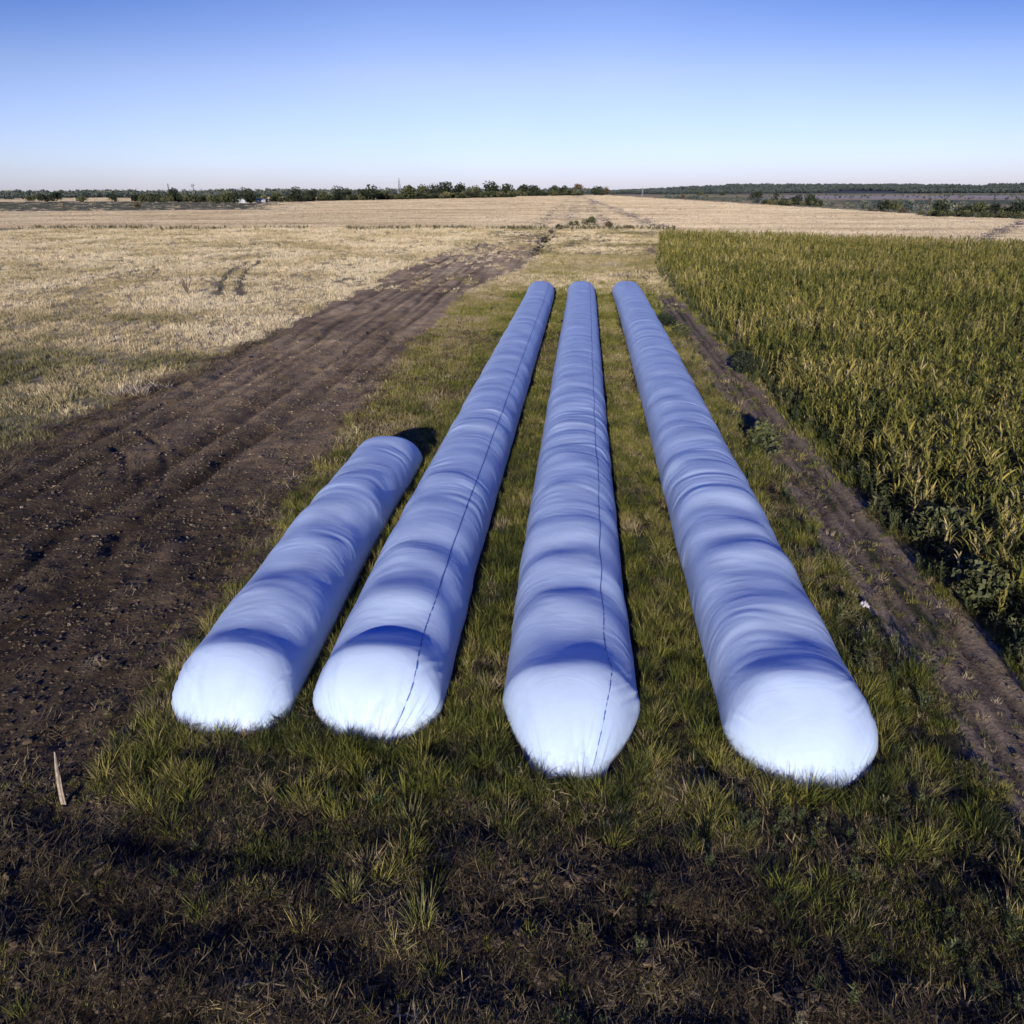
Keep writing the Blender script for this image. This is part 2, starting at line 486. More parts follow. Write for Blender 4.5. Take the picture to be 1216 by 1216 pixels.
class Bag:
    def __init__(s, name, nose, tail, W, H, seed, label, dips, cap=2.3, tailcap=1.4, line=None, amp=1.0, lw=1.3, w0=.45, we=2.0, tw=.4):
        s.lw, s.w0, s.we, s.tw = lw, w0, we, tw
        s.A = Vector((*nose, 0)); s.B = Vector((*tail, 0)); s.L = (s.B - s.A).length
        s.W, s.H, s.seed, s.cap, s.tailcap, s.dips, s.amp = W, H, seed, cap, tailcap, dips, amp
        d = (s.B - s.A).normalized(); s.d = d; s.n = Vector((d.y, -d.x, 0))      # n points right
        s.z0 = -.04
        root = thing(name, label, 'grain bag', (s.A.x, s.A.y, 0), 0, 'long white grain bags lying side by side')
        s.root = root
        sv = [0]
        while sv[-1] < s.L:
            dd = sv[-1]
            sv.append(dd + (.02 if dd < .5 else .045 if dd < 28 else .08))
        sv[-1] = s.L; sv = np.array(sv); tv = np.linspace(0, math.pi, 97)
        S, T = np.meshgrid(sv, tv, indexing='ij')
        P = s.surf(S, T)
        idx = np.arange(P.shape[0] * P.shape[1]).reshape(P.shape[:2])
        q = np.stack([idx[:-1, :-1], idx[1:, :-1], idx[1:, 1:], idx[:-1, 1:]], -1).reshape(-1, 4).astype(np.int32)
        me = grid_mesh('plastic_cover', P.reshape(-1, 3), q[:, ::-1].copy())
        a = me.attributes.new('along', 'FLOAT_VECTOR', 'POINT')
        uv = np.stack([S + seed * 37.1 + .42 * (T - math.pi / 2) ** 2, T * s.W * .6, np.zeros_like(S)], -1)
        a.data.foreach_set('vector', uv.astype(np.float32).ravel())
        me.materials.append(M_bag)
        o = bpy.data.objects.new('plastic_cover', me); COL.objects.link(o); o.parent = root
        if line is not None: s.print_line(line)

    def surf(s, S, T, lift=0.0):
        u = np.clip(S / s.cap, 0, 1); v = np.clip((s.L - S) / s.tailcap, 0, 1)
        hcap = (1 - (1 - u) ** 1.6) ** .74 * (1 - (1 - v) ** 2.4) ** .5
        uw = np.clip(S / s.lw, 0, 1); vw = np.clip((s.L - S) / (s.tailcap * .8), 0, 1)
        wcap = (s.w0 + (1 - s.w0) * (1 - (1 - uw) ** s.we) ** .8) * (s.tw + (1 - s.tw) * (1 - (1 - vw) ** 2.2) ** .6)
        env = ss(.9, 2.4, S) * ss(.2, 2.0, s.L - S)
        am = s.amp * np.interp(S, [0, 12, 30, 70], [1.0, .85, .55, .4])
        top = np.sin(T)
        Tm = T - math.pi / 2
        # slow sag and swell along the bag
        slow = (fbm((S + .4 * Tm ** 2) / 2.1, T * .35 + s.seed * 3.7, s.seed, 2) - .5) * .24 * am + .05 * np.exp(-((S - s.cap * .95) / .8) ** 2)
        wob = (vn(S / 1.3, T * 1.6, s.seed + 5) - .5) * .13 * am
        # transverse folds, warped so they wander and fade around the girth
        ws = S + .5 * (vn(S / 1.7, T * 1.1, s.seed + 9) - .5) + .42 * Tm ** 2
        f1 = (vn(ws / .78, T * .55 + s.seed, s.seed + 20) - .5) * .080 * am * (.5 + .5 * ss(4, 12, S))
        f2 = (vn(ws / .27, T * 1.0 + s.seed, s.seed + 30) - .5) * .030 * am * (.1 + 1.5 * ss(.35, .8, vn(S / 1.9, T * .9, s.seed + 33))) * (.45 + .55 * ss(4, 14, S))
        ws3 = S + .3 * vn(S / .6, T * 1.4, s.seed + 41) + .42 * Tm ** 2
        f3 = (vn(ws3 / .11, T * 1.6, s.seed + 40) - .5) * .010 * ss(.45, .8, vn(S / 1.1, T * 1.5, s.seed + 44))
        dl = np.zeros_like(S)
        for (c, wd, dp) in s.dips:
            off = .28 * math.sin(c * 7.1 + s.seed)
            dl = dl - 1.05 * dp * np.exp(-((S - c + .50 * (Tm - off) ** 2 + .25 * (vn(S / .9, T * 2.2, s.seed + 77) - .5)) / (wd * 1.3)) ** 2)
        dd = env * ((slow * top ** 2 + wob * top + dl * top ** 2.4) + (f1 + f2) * (.25 + .75 * top ** .6) + f3)
        # small gathered pleats round the nose
        gate = .35 + 2.0 * ss(.35, .75, vn(T * 2.2, S * .5, s.seed + 54))
        pl = gate * (np.exp(-(S / .5) ** 2) * (np.abs(vn(T * 12, S * 1.4, s.seed + 50) - .5) * 2 - .5) * .09 + np.exp(-(S / 1.3) ** 2) * (vn(T * 5, S * .8, s.seed + 51) - .5) * .06)
        # creases slanting up the flanks just behind the nose
        fl = np.exp(-((S - s.lw) / .7) ** 2) * np.abs(np.cos(T)) ** 1.5
        pl = pl + fl * (np.abs(vn((S * .8 + 1.6 * np.sin(T)) / .13, T * .8, s.seed + 52) - .5) * 2 - .5) * .055 * ss(.4, .7, vn(S * 1.2, T * 2, s.seed + 53))
        dd = dd + pl * ss(0, .15, S)
        c, sn = np.cos(T), np.sin(T)
        xr = (s.W / 2) * wcap * np.sign(c) * np.abs(c) ** .82
        # belly bulges out a little above the ground
        zr = s.H * hcap * sn ** .76
        xr = xr * (.94 + .07 * ss(0, .32, zr))
        sd = .028 * (fbm(S / 2.5, S * 0 + (T > 1.57) * 5.0, s.seed + 60, 3) - .5) * 2
        X = xr + c * (dd + lift + sd * (1 - sn)) ; Z = zr + sn * (dd * hcap ** .5 + lift) + s.z0
        bow = .12 * np.sin(S / s.L * 3.1 + s.seed) * 1.0 * ss(0, 8, S) * ss(0, 8, s.L - S)
        Y = S - lift * (1 - hcap) - .10 * np.exp(-S / .05) * vn(T * 7, T * 0, s.seed + 55)
        X = X + np.sign(c) * .05 * np.exp(-Z.clip(0) / .05) * vn(S / .22, T * 0, s.seed + 56)
        # nose leans out slightly round
        Y = Y + .12 * (np.abs(c) ** 2.5) * np.exp(-(S / .8) ** 2)
        n, d = s.n, s.d
        px = n.x * (X + bow) + d.x * Y; py = n.y * (X + bow) + d.y * Y
        return np.stack([px, py, Z], -1)

    def print_line(s, T0):
        r = random.Random(s.seed)
        sv = [.05]
        while sv[-1] < s.L - .35: sv.append(sv[-1] + (.02 if sv[-1] < 5 else .05))
        sv = np.array(sv)
        tw = T0 + .006 * np.sin(sv * .9 + s.seed) + .010 * (vn(sv / 3, sv * 0, s.seed + 70) - .5) + .012 * ss(6, 4, sv) * (vn(sv / .15, sv * 0, s.seed + 71) - .5)
        on = ss(.36, .46, vn(sv / .07, sv * 0, s.seed + 72))          # worn letters near the nose, a fine line further on
        near = ss(5.5, 3.5, sv)
        w = near * (.003 + .013 * on * (.5 + vn(sv / .04, sv * 0 + 3, s.seed + 73))) + (1 - near) * (.010 + .010 * vn(sv / .4, sv * 0, s.seed + 74))
        dt = w / (s.W / 2)
        Pl = s.surf(sv, tw - dt, .012); Pr = s.surf(sv, tw + dt, .012)
        V = []; k = len(sv)
        for a in range(k): V += [tuple(Pl[a]), tuple(Pr[a])]
        Fc = [(2 * a, 2 * a + 1, 2 * a + 3, 2 * a + 2) for a in range(k - 1)]
        link_mesh('printed_line', V, Fc, M_print, s.root)

bags = []
H = 1.55
bags.append(Bag('grain_bag', at(258, 873), at(466, 548), 2.70, 1.36, 3, 'short leftmost white plastic grain bag beside the bare dark soil', [(2.4, .9, .22), (5.6, .8, .17), (8.3, .7, .13)], cap=1.5, tailcap=.8, lw=.95, w0=.60, tw=.93))
bags.append(Bag('grain_bag', at(437, 878), at(643, 341, 0.6), 2.88, 1.42, 11, 'long white grain bag with printed line right of the short bag', [(2.5, .85, .21), (4.9, .6, .13), (6.9, .5, .10)], cap=1.45, line=1.02, lw=.95, w0=.50))
bags.append(Bag('grain_bag', at(677, 925), at(690, 341, 0.6), 2.90, 1.42, 23, 'long white grain bag with printed line, blunt nose, second from right', [(3.2, 1.0, .26), (5.8, .75, .19), (7.9, .6, .14)], cap=1.9, line=1.05, lw=1.9, w0=.42, we=1.2))
bags.append(Bag('grain_bag', at(968, 936), at(743, 341, 0.6), 3.02, 1.42, 31, 'rightmost long wrinkled white grain bag without printed line, beside the dirt track', [(3.2, .95, .25), (6.1, .8, .22), (8.7, .6, .14)], cap=1.8, amp=1.15, lw=1.35, w0=.40))
for b in bags:
    for ch in b.root.children: ch.location = (0, 0, 0)

def in_bag(x, y, m=0.0):
    r = np.zeros(np.shape(x), bool)
    for b in bags:
        dx, dy = x - b.A.x, y - b.A.y
        s_ = dx * b.d.x + dy * b.d.y; t_ = dx * b.n.x + dy * b.n.y
        u = np.clip(s_ / b.lw, 0, 1)
        w = b.W / 2 * (b.w0 + (1 - b.w0) * (1 - (1 - u) ** 2.2) ** .7)
        r |= (s_ > -m) & (s_ < b.L + m) & (np.abs(t_) < w + m)
    return r

# ------------------------------------------------------------------ plants: prototypes
M_grass = leaf_material('grass_blades', [(0, (.048, .062, .022)), (.35, (.180, .195, .038)), (.55, (.33, .30, .085)), (.78, (.33, .26, .145)), (1, (.55, .45, .29))], trans=.25)
M_corn = leaf_material('crop_leaves', [(0, (.070, .092, .024)), (.4, (.200, .196, .040)), (.7, (.37, .32, .095)), (1, (.50, .41, .21))], trans=.3, spec=.3)
M_weed = leaf_material('weed_leaves', [(0, (.045, .065, .028)), (.5, (.10, .115, .045)), (1, (.24, .21, .11))], trans=.2)
M_clod = leaf_material('soil_clods', [(0, (.045, .034, .023)), (.5, (.155, .114, .072)), (1, (.30, .235, .16))], trans=0, rough=.95, spec=.1)

def proto(mb, name, mat):
    o = link_mesh(name, mb.v, mb.f, mat, False, False, [min(1, max(0, c)) for c in mb.c]); return o

def grass_tuft(seed, n, hgt, spread, wd, curve=1.0):
    r = random.Random(seed); mb = MB()
    for i in range(n):
        a = r.uniform(0, 6.283); q = spread * r.random() ** .6
        p = (q * math.cos(a), q * math.sin(a), -.04)
        mb.blade(p, a + r.uniform(-1, 1), hgt * r.uniform(.45, 1.1), wd * r.uniform(.6, 1.3), r.uniform(.02, .5), r.uniform(.2, 1.3) * curve, 3, r.gauss(.5, .2), r.uniform(-1.5, 1.5))
    return mb

def corn_plant(seed):
    r = random.Random(seed); mb = MB()
    h = r.uniform(1.25, 1.7); lx, ly = r.uniform(-.1, .1), r.uniform(-.1, .1)
    mb.tube([(0, 0, -.05), (lx * .4, ly * .4, h * .5), (lx, ly, h)], [.016, .013, .006], 4, .6)
    n = r.randint(8, 11); az = r.uniform(0, 6.28)
    for i in range(n):
        t = .12 + .85 * i / n
        az += math.pi + r.uniform(-.5, .5)
        mb.blade((lx * t, ly * t, h * t), az, r.uniform(.5, .85), r.uniform(.055, .095), r.uniform(.15, .55), r.uniform(.7, 2.3), 4, r.gauss(.48, .26) - (.25 if t < .4 else 0), r.uniform(-.6, .6))
    for i in range(5):
        mb.blade((lx, ly, h - .02), r.uniform(0, 6.28), r.uniform(.14, .26), .022, r.uniform(0, .5), .5, 2, .85)
    return mb

def weed_plant(seed, h=.6, n=60):
    r = random.Random(seed); mb = MB()
    for k in range(5):
        a = r.uniform(0, 6.28); hh = h * r.uniform(.6, 1.0); lean = r.uniform(.05, .4)
        tip = (math.cos(a) * hh * lean, math.sin(a) * hh * lean, hh)
        mb.tube([(0, 0, -.05), tuple(.5 * c for c in tip[:2]) + (hh * .55,), tip], [.008, .006, .003], 3, .4)
        for i in range(n // 5):
            t = r.uniform(.15, 1)
            mb.blade((tip[0] * t, tip[1] * t, hh * t), r.uniform(0, 6.28), r.uniform(.08, .2) * (1.25 - .6 * t), r.uniform(.02, .05), r.uniform(.5, 1.2), r.uniform(.2, 1.2), 2, r.gauss(.5, .22), r.uniform(-.8, .8))
    return mb

def clod(seed):
    r = random.Random(seed)
    bm = bmesh.new(); bmesh.ops.create_icosphere(bm, subdivisions=2, radius=1)
    for v in bm.verts:
        k = r.uniform(.65, 1.2); v.co = Vector((v.co.x * k * 1.2, v.co.y * k, v.co.z * k * .7))
    me = bpy.data.meshes.new('clod'); bm.to_mesh(me); bm.free(); me.materials.append(M_clod)
    a = me.attributes.new('vary', 'FLOAT', 'FACE'); a.data.foreach_set('value', [r.uniform(.35, .65) for _ in me.polygons])
    return bpy.data.objects.new('clod', me)

M_meadow = leaf_material('meadow_blades', [(0, (.10, .105, .040)), (.4, (.23, .21, .09)), (.7, (.60, .49, .28)), (1, (.84, .72, .50))], trans=.25)
P_mead = [proto(grass_tuft(350 + i, 36, .34, .38, .030), 'tuft', M_meadow) for i in range(5)]
P_short = [proto(grass_tuft(100 + i, 34, .20, .12, .010), 'tuft', M_grass) for i in range(5)]
P_tall = [proto(grass_tuft(200 + i, 44, .44, .13, .011, .8), 'tuft', M_grass) for i in range(5)]
P_far = [proto(grass_tuft(300 + i, 36, .34, .38, .026), 'tuft', M_grass) for i in range(5)]
P_corn = [proto(corn_plant(400 + i), 'crop_plant', M_corn) for i in range(8)]
P_weed = [proto(weed_plant(500 + i), 'weed', M_weed) for i in range(6)]
P_clod = [clod(600 + i) for i in range(6)]

def put(name, x, y, scl, tint, protos, label, cat, sink=0.0, tilt=.15):
    z = height(x, y) - sink
    print('SCATTER', name, len(x))
    return scatter(name, np.stack([x, y, z], -1), scl, np.clip(tint, 0, 1), protos, label, cat, tilt)

def strip_mask(x, y):
    dirt, fore, tr, n1, n2 = regions(x, y)
    g = (x > grass_edge(y) - .3 + n1 * 2.2) & (x < 11.6) & (y < 135)
    return g, dirt, fore, tr, n1, n2

# short and tall grass round the bags
def dens_near(x, y):
    g, dirt, fore, tr, n1, n2 = strip_mask(x, y)
    patch = .40 + 2.8 * (fbm(x / 1.0, y / 1.0, 111, 4) - .42)
    d = g * (1 - fore * .93) * (1 - .35 * ss(11.5, 9.5, y)) * (1 - tr * .96) * (1 - dirt * .8) * np.clip(patch, .03, 1)
    return d * ~in_bag(x, y, .02)
x, y = sample(110000, -11.5, 11.6, 6.2, 34, dens_near, power=.6)
dry = fbm(x / 1.6, y / 1.6, 121, 3)
tint = .10 + .95 * (dry - .34) + rng.normal(0, .13, len(x)) + .06 * (x > 3) * (x < 8) + .50 * (rng.random(len(x)) < .14) + .22 * ss(-6, -8.5, x) * ss(14, 20, y) - .06 * ss(12, 9, y) + .07 * (x > 1.5) * (x < 4) * ss(12, 16, y)
put('grass', x, y, rng.uniform(.55, 1.15, len(x)) * (.75 + .5 * fbm(x / 1.3, y / 1.3, 131, 2)), tint, P_short, 'short green grass growing between and around the grain bags', 'grass')

def dens_tall(x, y):
    g, dirt, fore, tr, n1, n2 = strip_mask(x, y)
    c = ss(.56, .70, fbm(x / .9, y / .9, 141, 3))
    edge = in_bag(x, y, .6) & ~in_bag(x, y, .04)
    return g * (1 - fore * .95) * (1 - tr) * (1 - dirt * .8) * np.clip(c * 1.2 * (1 - .75 * ss(11.2, 9.8, y)) + edge * .6, 0, 1) * ~in_bag(x, y, .04)
x, y = sample(32000, -11.5, 11.6, 6.2, 40, dens_tall, power=.7)
tint = .28 + 1.1 * (fbm(x / 1.8, y / 1.8, 151, 3) - .47) + rng.normal(0, .2, len(x))
put('tall_grass', x, y, rng.uniform(.5, 1.25, len(x)), tint, P_tall, 'taller yellowish green grass clumps around the noses of the grain bags', 'grass')

def dens_mid(x, y):
    g, dirt, fore, tr, n1, n2 = strip_mask(x, y)
    return g * (1 - tr * .95) * (1 - dirt * .9) * ~in_bag(x, y, .12) * np.clip(.5 + 1.2 * (fbm(x / 2, y / 2, 161, 3) - .35), .05, 1)
x, y = sample(60000, -14.5, 11.6, 28, 140, dens_mid, power=.8)
between = (x > 0) & (x < 5)
tint = .30 + .7 * (fbm(x / 3, y / 3, 171, 3) - .42) + rng.normal(0, .12, len(x)) + .26 * ss(-5.5, -8, x) + .28 * ss(75, 100, y) + .10 * (between) + .35 * (rng.random(len(x)) < .15)
put('rough_grass', x, y, rng.uniform(.5, 1.05, len(x)), tint, P_far, 'rough green grass running along the far part of the grain bags', 'grass')

def dens_brown(x, y):
    dirt = regions(x, y)[0]
    return (x > -26) * (x < 14 + y * .03) * (1 - dirt * .93) * np.clip(.35 + 1.2 * (fbm(x / 6, y / 9, 181, 3) - .35), .05, 1) * ~in_bag(x, y, .3)
x, y = sample(22000, -26, 24, 84, 232, dens_brown, power=.6)
tint = .72 + .9 * (fbm(x / 8, y / 10, 191, 3) - .5) + rng.normal(0, .11, len(x)) - .22 * ss(5, 14, x)
put('dry_grass', x, y, rng.uniform(.7, 1.5, len(x)), tint, P_mead, 'dry brown grass on the rough ground past the ends of the bags', 'grass')

# straw coloured meadow at left
def dens_meadow(x, y):
    dirt = regions(x, y)[0]
    return (x < -23) * (1 - dirt) * (np.abs(x + .085 * y) < y * .75 + 8) * np.clip(.5 + 1.4 * (fbm(x / 3.5, y / 3.5, 201, 3) - .4), .25, 1)
x, y = sample(95000, -165, -22, 24, 235, dens_meadow, power=1.1)
tint = .84 + .9 * (.48 - fbm(x / 7, y / 6, 13, 4)) * 1.0 + rng.normal(0, .09, len(x)) - .44 * ss(70, 36, y + 30 * (fbm(x / 5, y / 5, 17, 3) - .5))
for tk in tracks_left:
    k = seg_dist(x, y, tk) > .5
    x, y, tint = x[k], y[k], tint[k]
put('meadow_grass', x, y, rng.uniform(.6, 1.3, len(x)) * np.interp(y, [25, 120, 220], [.85, 1.3, 1.8]), tint, P_mead, 'straw coloured dry meadow grass left of the ploughed strip', 'grass')

# sparse dead stalks on the dirt edges and in the foreground
def dens_sparse(x, y):
    dirt, fore, tr, n1, n2 = regions(x, y)
    return np.clip(dirt * ss(2.6, .3, grass_edge(y) - x) * .5 + fore * .35 * (.2 + ss(.5, .62, fbm(x, y, 211, 3))) + dirt * ss(-22, -24.5, x) * .5, 0, 1)
x, y = sample(20000, -26, 9, 5.8, 60, dens_sparse, power=.9)
put('sparse_weeds', x, y, rng.uniform(.3, .9, len(x)), .45 + rng.normal(0, .22, len(x)), P_short, 'sparse low weeds growing through the bare dark soil', 'weeds')

# stubble standing on the pale fields
M_stub = leaf_material('stubble_straw', [(0, (.27, .21, .14)), (.5, (.47, .39, .28)), (1, (.62, .53, .40))], trans=.15)
def stubble_row(seed):
    r = random.Random(seed); mb = MB()
    for i in range(46):
        mb.blade((r.uniform(-2.2, 2.2), r.uniform(-.5, .5), -.03), r.uniform(0, 6.28), r.uniform(.16, .34), r.uniform(.05, .11), r.uniform(0, .4), r.uniform(0, .8), 2, r.gauss(.5, .16), r.uniform(-1.5, 1.5))
    return mb
P_stub = [proto(stubble_row(700 + i), 'stubble_row', M_stub) for i in range(6)]
def dens_stub(x, y):
    bx = np.interp(y, BY, BX)
    m = (x < bx - 1) * (x > -.92 * y) * (y > np.interp(x, [-170, -20, 8, 87, 200], [236, 226, 214, 152, 104]))
    m = m * (1 - .97 * ss(-.30, -.42, x / y + .1 * (fbm(x / 30, y / 14, 61, 4) - .5)) * ss(455, 480, y + 20 - .12 * (x + 250)) * ss(900, 850, y))
    m = m * (1 - .30 * ss(-17, -14, x) * ss(14, 11, x))
    for c, w_ in ((-12.5, 2.2), (-3, 2.6), (9, 2.2)): m = m * (1 - .65 * np.exp(-((x - c) / w_) ** 4))
    m = m * (1 - .80 * np.exp(-((x - 24 + .022 * (y - 215)) / 4.2) ** 4))
    m = m * (1 - .9 * np.exp(-(seg_dist(x, y, [at(1165, 285), at(1216, 262)]) / 3.0) ** 4))
    return m
u = rng.random(120000); y = 104 * (1350 / 104) ** u; x = rng.uniform(-.92, .72, len(y)) * y
k = rng.random(len(y)) < dens_stub(x, y); x, y = x[k], y[k]
n3 = fbm(x / 30, y / 14, 61, 4) - .5; n4 = fbm(x / 60, y / 5, 71, 3) - .5
tint = .62 + 1.0 * n3 - 1.1 * ss(-.02, .16, n4) * .22 + rng.normal(0, .10, len(x)) + .12 * ss(-60, 60, x) - .14 * ss(-17, -14, x) * ss(14, 11, x) * (.5 + np.cos(x * 1.3)) 
put('stubble', x, y, rng.uniform(.8, 1.2, len(x)) * np.interp(y, [100, 300, 1300], [.8, 1.2, 3.2]), tint, P_stub, 'pale cut straw stubble standing over the far fields', 'stubble', tilt=.03)

# leafy weeds in the verge beside the track and at the crop edge
def dens_weed(x, y):
    dirt, fore, tr, n1, n2 = regions(x, y)
    a = ((x > 10.2) & (x < 11.9)) * .9 + ((x > 5.2) & (x < 8.3)) * .35 * ss(.45, .6, fbm(x, y, 221, 3)) + (y < 14) * (x > -8) * (x < 9) * .07 * ss(.5, .6, fbm(x, y, 231, 2)) + (y < 11) * (x > 3) * .07
    return np.clip(a, 0, 1) * (1 - tr * .97) * ~in_bag(x, y, .1) * (1 - .6 * fore)
x, y = sample(16000, -8, 12, 6.2, 110, dens_weed, power=.95)
put('verge_weeds', x, y, rng.uniform(.45, 1.1, len(x)) * (1 + .35 * (x > 10.3)) * (1 - .3 * (y < 13)), .42 + rng.normal(0, .26, len(x)), P_weed, 'grey green leafy weeds in the verge beside the dirt track', 'weeds')

# the crop
def dens_corn(x, y):
    far = y < np.interp(x, [8, 87, 200], [204, 146, 100]) + 5 * (vn(x / 6, y / 6, 240) - .5)
    left = x > 11.2 + 2.4 * (fbm(x / 1.6, y / 1.6, 241, 3) - .5) + .10 * np.clip(y - 112, 0, 200)
    return left * far * (x < y * .86 + 10) * np.clip(.62 + 1.6 * (fbm(x / 1.6, y / 1.6, 251, 3) - .42), .12, 1)
def sample_area(n, x0, x1, y0, y1, dens):
    x = rng.uniform(x0, x1, n); y = rng.uniform(y0, y1, n); k = rng.random(n) < dens(x, y); return x[k], y[k]
x1_, y1_ = sample_area(18000, 11, 40, 9, 45, dens_corn)
x2_, y2_ = sample(90000, 9, 170, 45, 206, dens_corn, power=.8)
x = np.concatenate([x1_, x2_]); y = np.concatenate([y1_, y2_])
x = x + .25 * np.sin(x * 2 * math.pi / .75) * (y < 60) * .5
tint = .42 + .6 * (fbm(x / 7, y / 7, 261, 3) - .48) + rng.normal(0, .2, len(x)) + .10 * ss(60, 160, y) + .15 * ss(13, 11.5, x) * (rng.random(len(x)) < .3)
sc = rng.uniform(.75, 1.12, len(x)) * (.72 + .28 * ss(11, 13, x)) * np.interp(y, [60, 180], [1, 1.15])
put('crop', x, y, sc, tint, P_corn, 'dense yellow green maize crop filling the field right of the track', 'crop', tilt=.12)

# dead stalks lying flat
M_litter = leaf_material('dead_litter', [(0, (.045, .034, .020)), (.5, (.17, .13, .07)), (.85, (.36, .29, .17)), (1, (.55, .46, .31))], trans=.1)
def litter_patch(seed):
    r = random.Random(seed); mb = MB()
    for i in range(46):
        a, q = r.uniform(0, 6.28), .24 * math.sqrt(r.random())
        mb.blade((q * math.cos(a), q * math.sin(a), r.uniform(.0, .04)), r.uniform(0, 6.28), r.uniform(.05, .2), r.uniform(.005, .013), r.uniform(1.0, 1.65), r.uniform(-.5, .4), 2, r.gauss(.5, .28), r.uniform(-.6, .6))
    return mb
P_litter = [proto(litter_patch(800 + i), 'litter', M_litter) for i in range(6)]
def dens_litter(x, y):
    g, dirt, fore, tr, n1, n2 = strip_mask(x, y)
    k = ss(.40, .62, fbm(x / .9, y / .9, 281, 4))
    return np.clip(g * (.12 + 1.1 * k + .5 * ss(11.5, 9.8, y)) + fore * (.03 + .45 * k) + dirt * .05 * k + dirt * ss(2.2, 0, grass_edge(y) - x) * .4 * k + dirt * ss(-21.5, -24.2, x) * .7, 0, 1) * (1 - .85 * tr) * ~in_bag(x, y, .05)
x, y = sample(34000, -26, 11.6, 5.8, 60, dens_litter, power=1.0)
put('dead_litter', x, y, rng.uniform(.6, 1.4, len(x)) * (1 + y / 40), .48 + .9 * (fbm(x / 1.4, y / 1.4, 291, 3) - .5) + rng.normal(0, .16, len(x)) - .28 * ss(11, 8.5, y), P_litter, 'brown and grey dead stalks lying between the grass tufts', 'plant litter', tilt=.2)

# soil clods
def dens_clod(x, y):
    dirt, fore, tr, n1, n2 = regions(x, y)
    return np.clip(dirt + fore + tr * .4, 0, 1) * (.25 + .75 * fbm(x / 1.2, y / 1.2, 271, 2)) * ~in_bag(x, y, 0)
x, y = sample(110000, -26, 11, 5.5, 60, dens_clod, power=1.0)
s_ = np.minimum(rng.gamma(1.7, .008 + .010 * ss(11, 9, y), len(x)) + .006, .055 + .002 * y)
dirt_t = .28 + .40 * ss(10, 40, y)
put('soil_clods', x, y, s_ * (1 + y / 120), dirt_t + rng.normal(0, .18, len(x)), P_clod, 'small crumbs and clods of dark ploughed soil', 'soil')
# ---- THINGS ----

# ------------------------------------------------------------------ trees and bushes
M_tree = [leaf_material('dark_tree_leaves', [(0, (.014, .020, .014)), (.5, (.032, .043, .024)), (1, (.065, .078, .040))], instancer=False, nscale=.35, trans=.1),
          leaf_material('olive_tree_leaves', [(0, (.045, .052, .026)), (.5, (.095, .105, .048)), (1, (.16, .165, .075))], instancer=False, nscale=.35, trans=.15),
          leaf_material('rusty_bush_leaves', [(0, (.050, .036, .022)), (.5, (.12, .085, .050)), (1, (.20, .14, .085))], instancer=False, nscale=.6, trans=.1)]
M_bark = plain('bark', (.10, .080, .062), .9, 6, .4)

def crown_mesh(r, w, h, base, n, leaf):
    """leaf sized faces spread over a handful of uneven lobes"""
    mb = MB(); k = r.randint(6, 10); lobes = []
    for i in range(k):
        t = r.random(); a = r.uniform(0, 6.28); q = (w / 2) * .62 * math.sqrt(r.random()) * (1.1 - .55 * t)
        rad = r.uniform(.19, .30) * min(w * 1.15, h * 1.4)
        z = base + rad * .7 + (h - base - rad * 1.5) * t
        lobes.append((q * math.cos(a), q * math.sin(a) * .8, z, rad, rad * r.uniform(.7, 1.0), r.uniform(-.2, .2)))
    lobes.append((0, 0, base + (h - base) * .45, w * .33, (h - base) * .42, -.15))
    for i in range(n):
        lx, ly, lz, ra, rz, dv = lobes[r.randrange(len(lobes))]
        u = r.uniform(-1, 1); a = r.uniform(0, 6.28); q = r.uniform(.6, 1.08); sx = math.sqrt(1 - u * u)
        c = Vector((lx + ra * q * sx * math.cos(a), ly + ra * q * sx * math.sin(a), max(base * .3, lz + rz * q * u)))
        nrm = Vector((r.gauss(0, 1), r.gauss(0, 1), r.gauss(.3, 1))).normalized()
        s1 = nrm.orthogonal().normalized() * leaf * r.uniform(.5, 1.2); s2 = nrm.cross(s1).normalized() * leaf * r.uniform(.4, 1.0)
        mb.quad(tuple(c - s1 - s2 * .4), tuple(c + s1 * .2 - s2), tuple(c + s1 + s2 * .5), tuple(c - s1 * .3 + s2), .48 + dv + .22 * u + r.gauss(0, .1))
    return mb

def make_tree(px, base, top, wpx, kind, label, name='tree', cat='tree', group='trees and bushes along the far fields', n=560):
    r = random.Random(int(px * 13 + base))
    X, Y = at(px, base, 0, far=True)
    D = math.hypot(X, Y); z = hz(X, Y)
    # metres per photograph pixel at that range
    mpp = D / 979.0 * 1.0
    h = max(1.0, (base - top) * mpp) * 1.08; w = wpx * mpp * 1.5
    root = thing(name, label, cat, (X, Y, z - .1), r.uniform(0, 6), group)
    bush = name != 'tree'
    b0 = h * (.02 if bush else .05)
    crown_mesh(r, w, h, b0, n, .055 * (w + h) / 2).build('foliage' if bush else 'crown', M_tree[kind], root)
    mb = MB(); mb.tube([(0, 0, 0), (w * .01, 0, h * .35), (-w * .02, w * .02, h * .75)], [h * .022, h * .016, h * .005], 6)
    for j in range(4):
        a = r.uniform(0, 6.28); z0 = h * r.uniform(.12, .4)
        mb.tube([(0, 0, z0), (w * .2 * math.cos(a), w * .2 * math.sin(a), z0 + h * .2), (w * .34 * math.cos(a), w * .34 * math.sin(a), z0 + h * .32)], [h * .010, h * .007, h * .003], 4)
    mb.build('stem' if bush else 'trunk', M_bark, root)
    return root

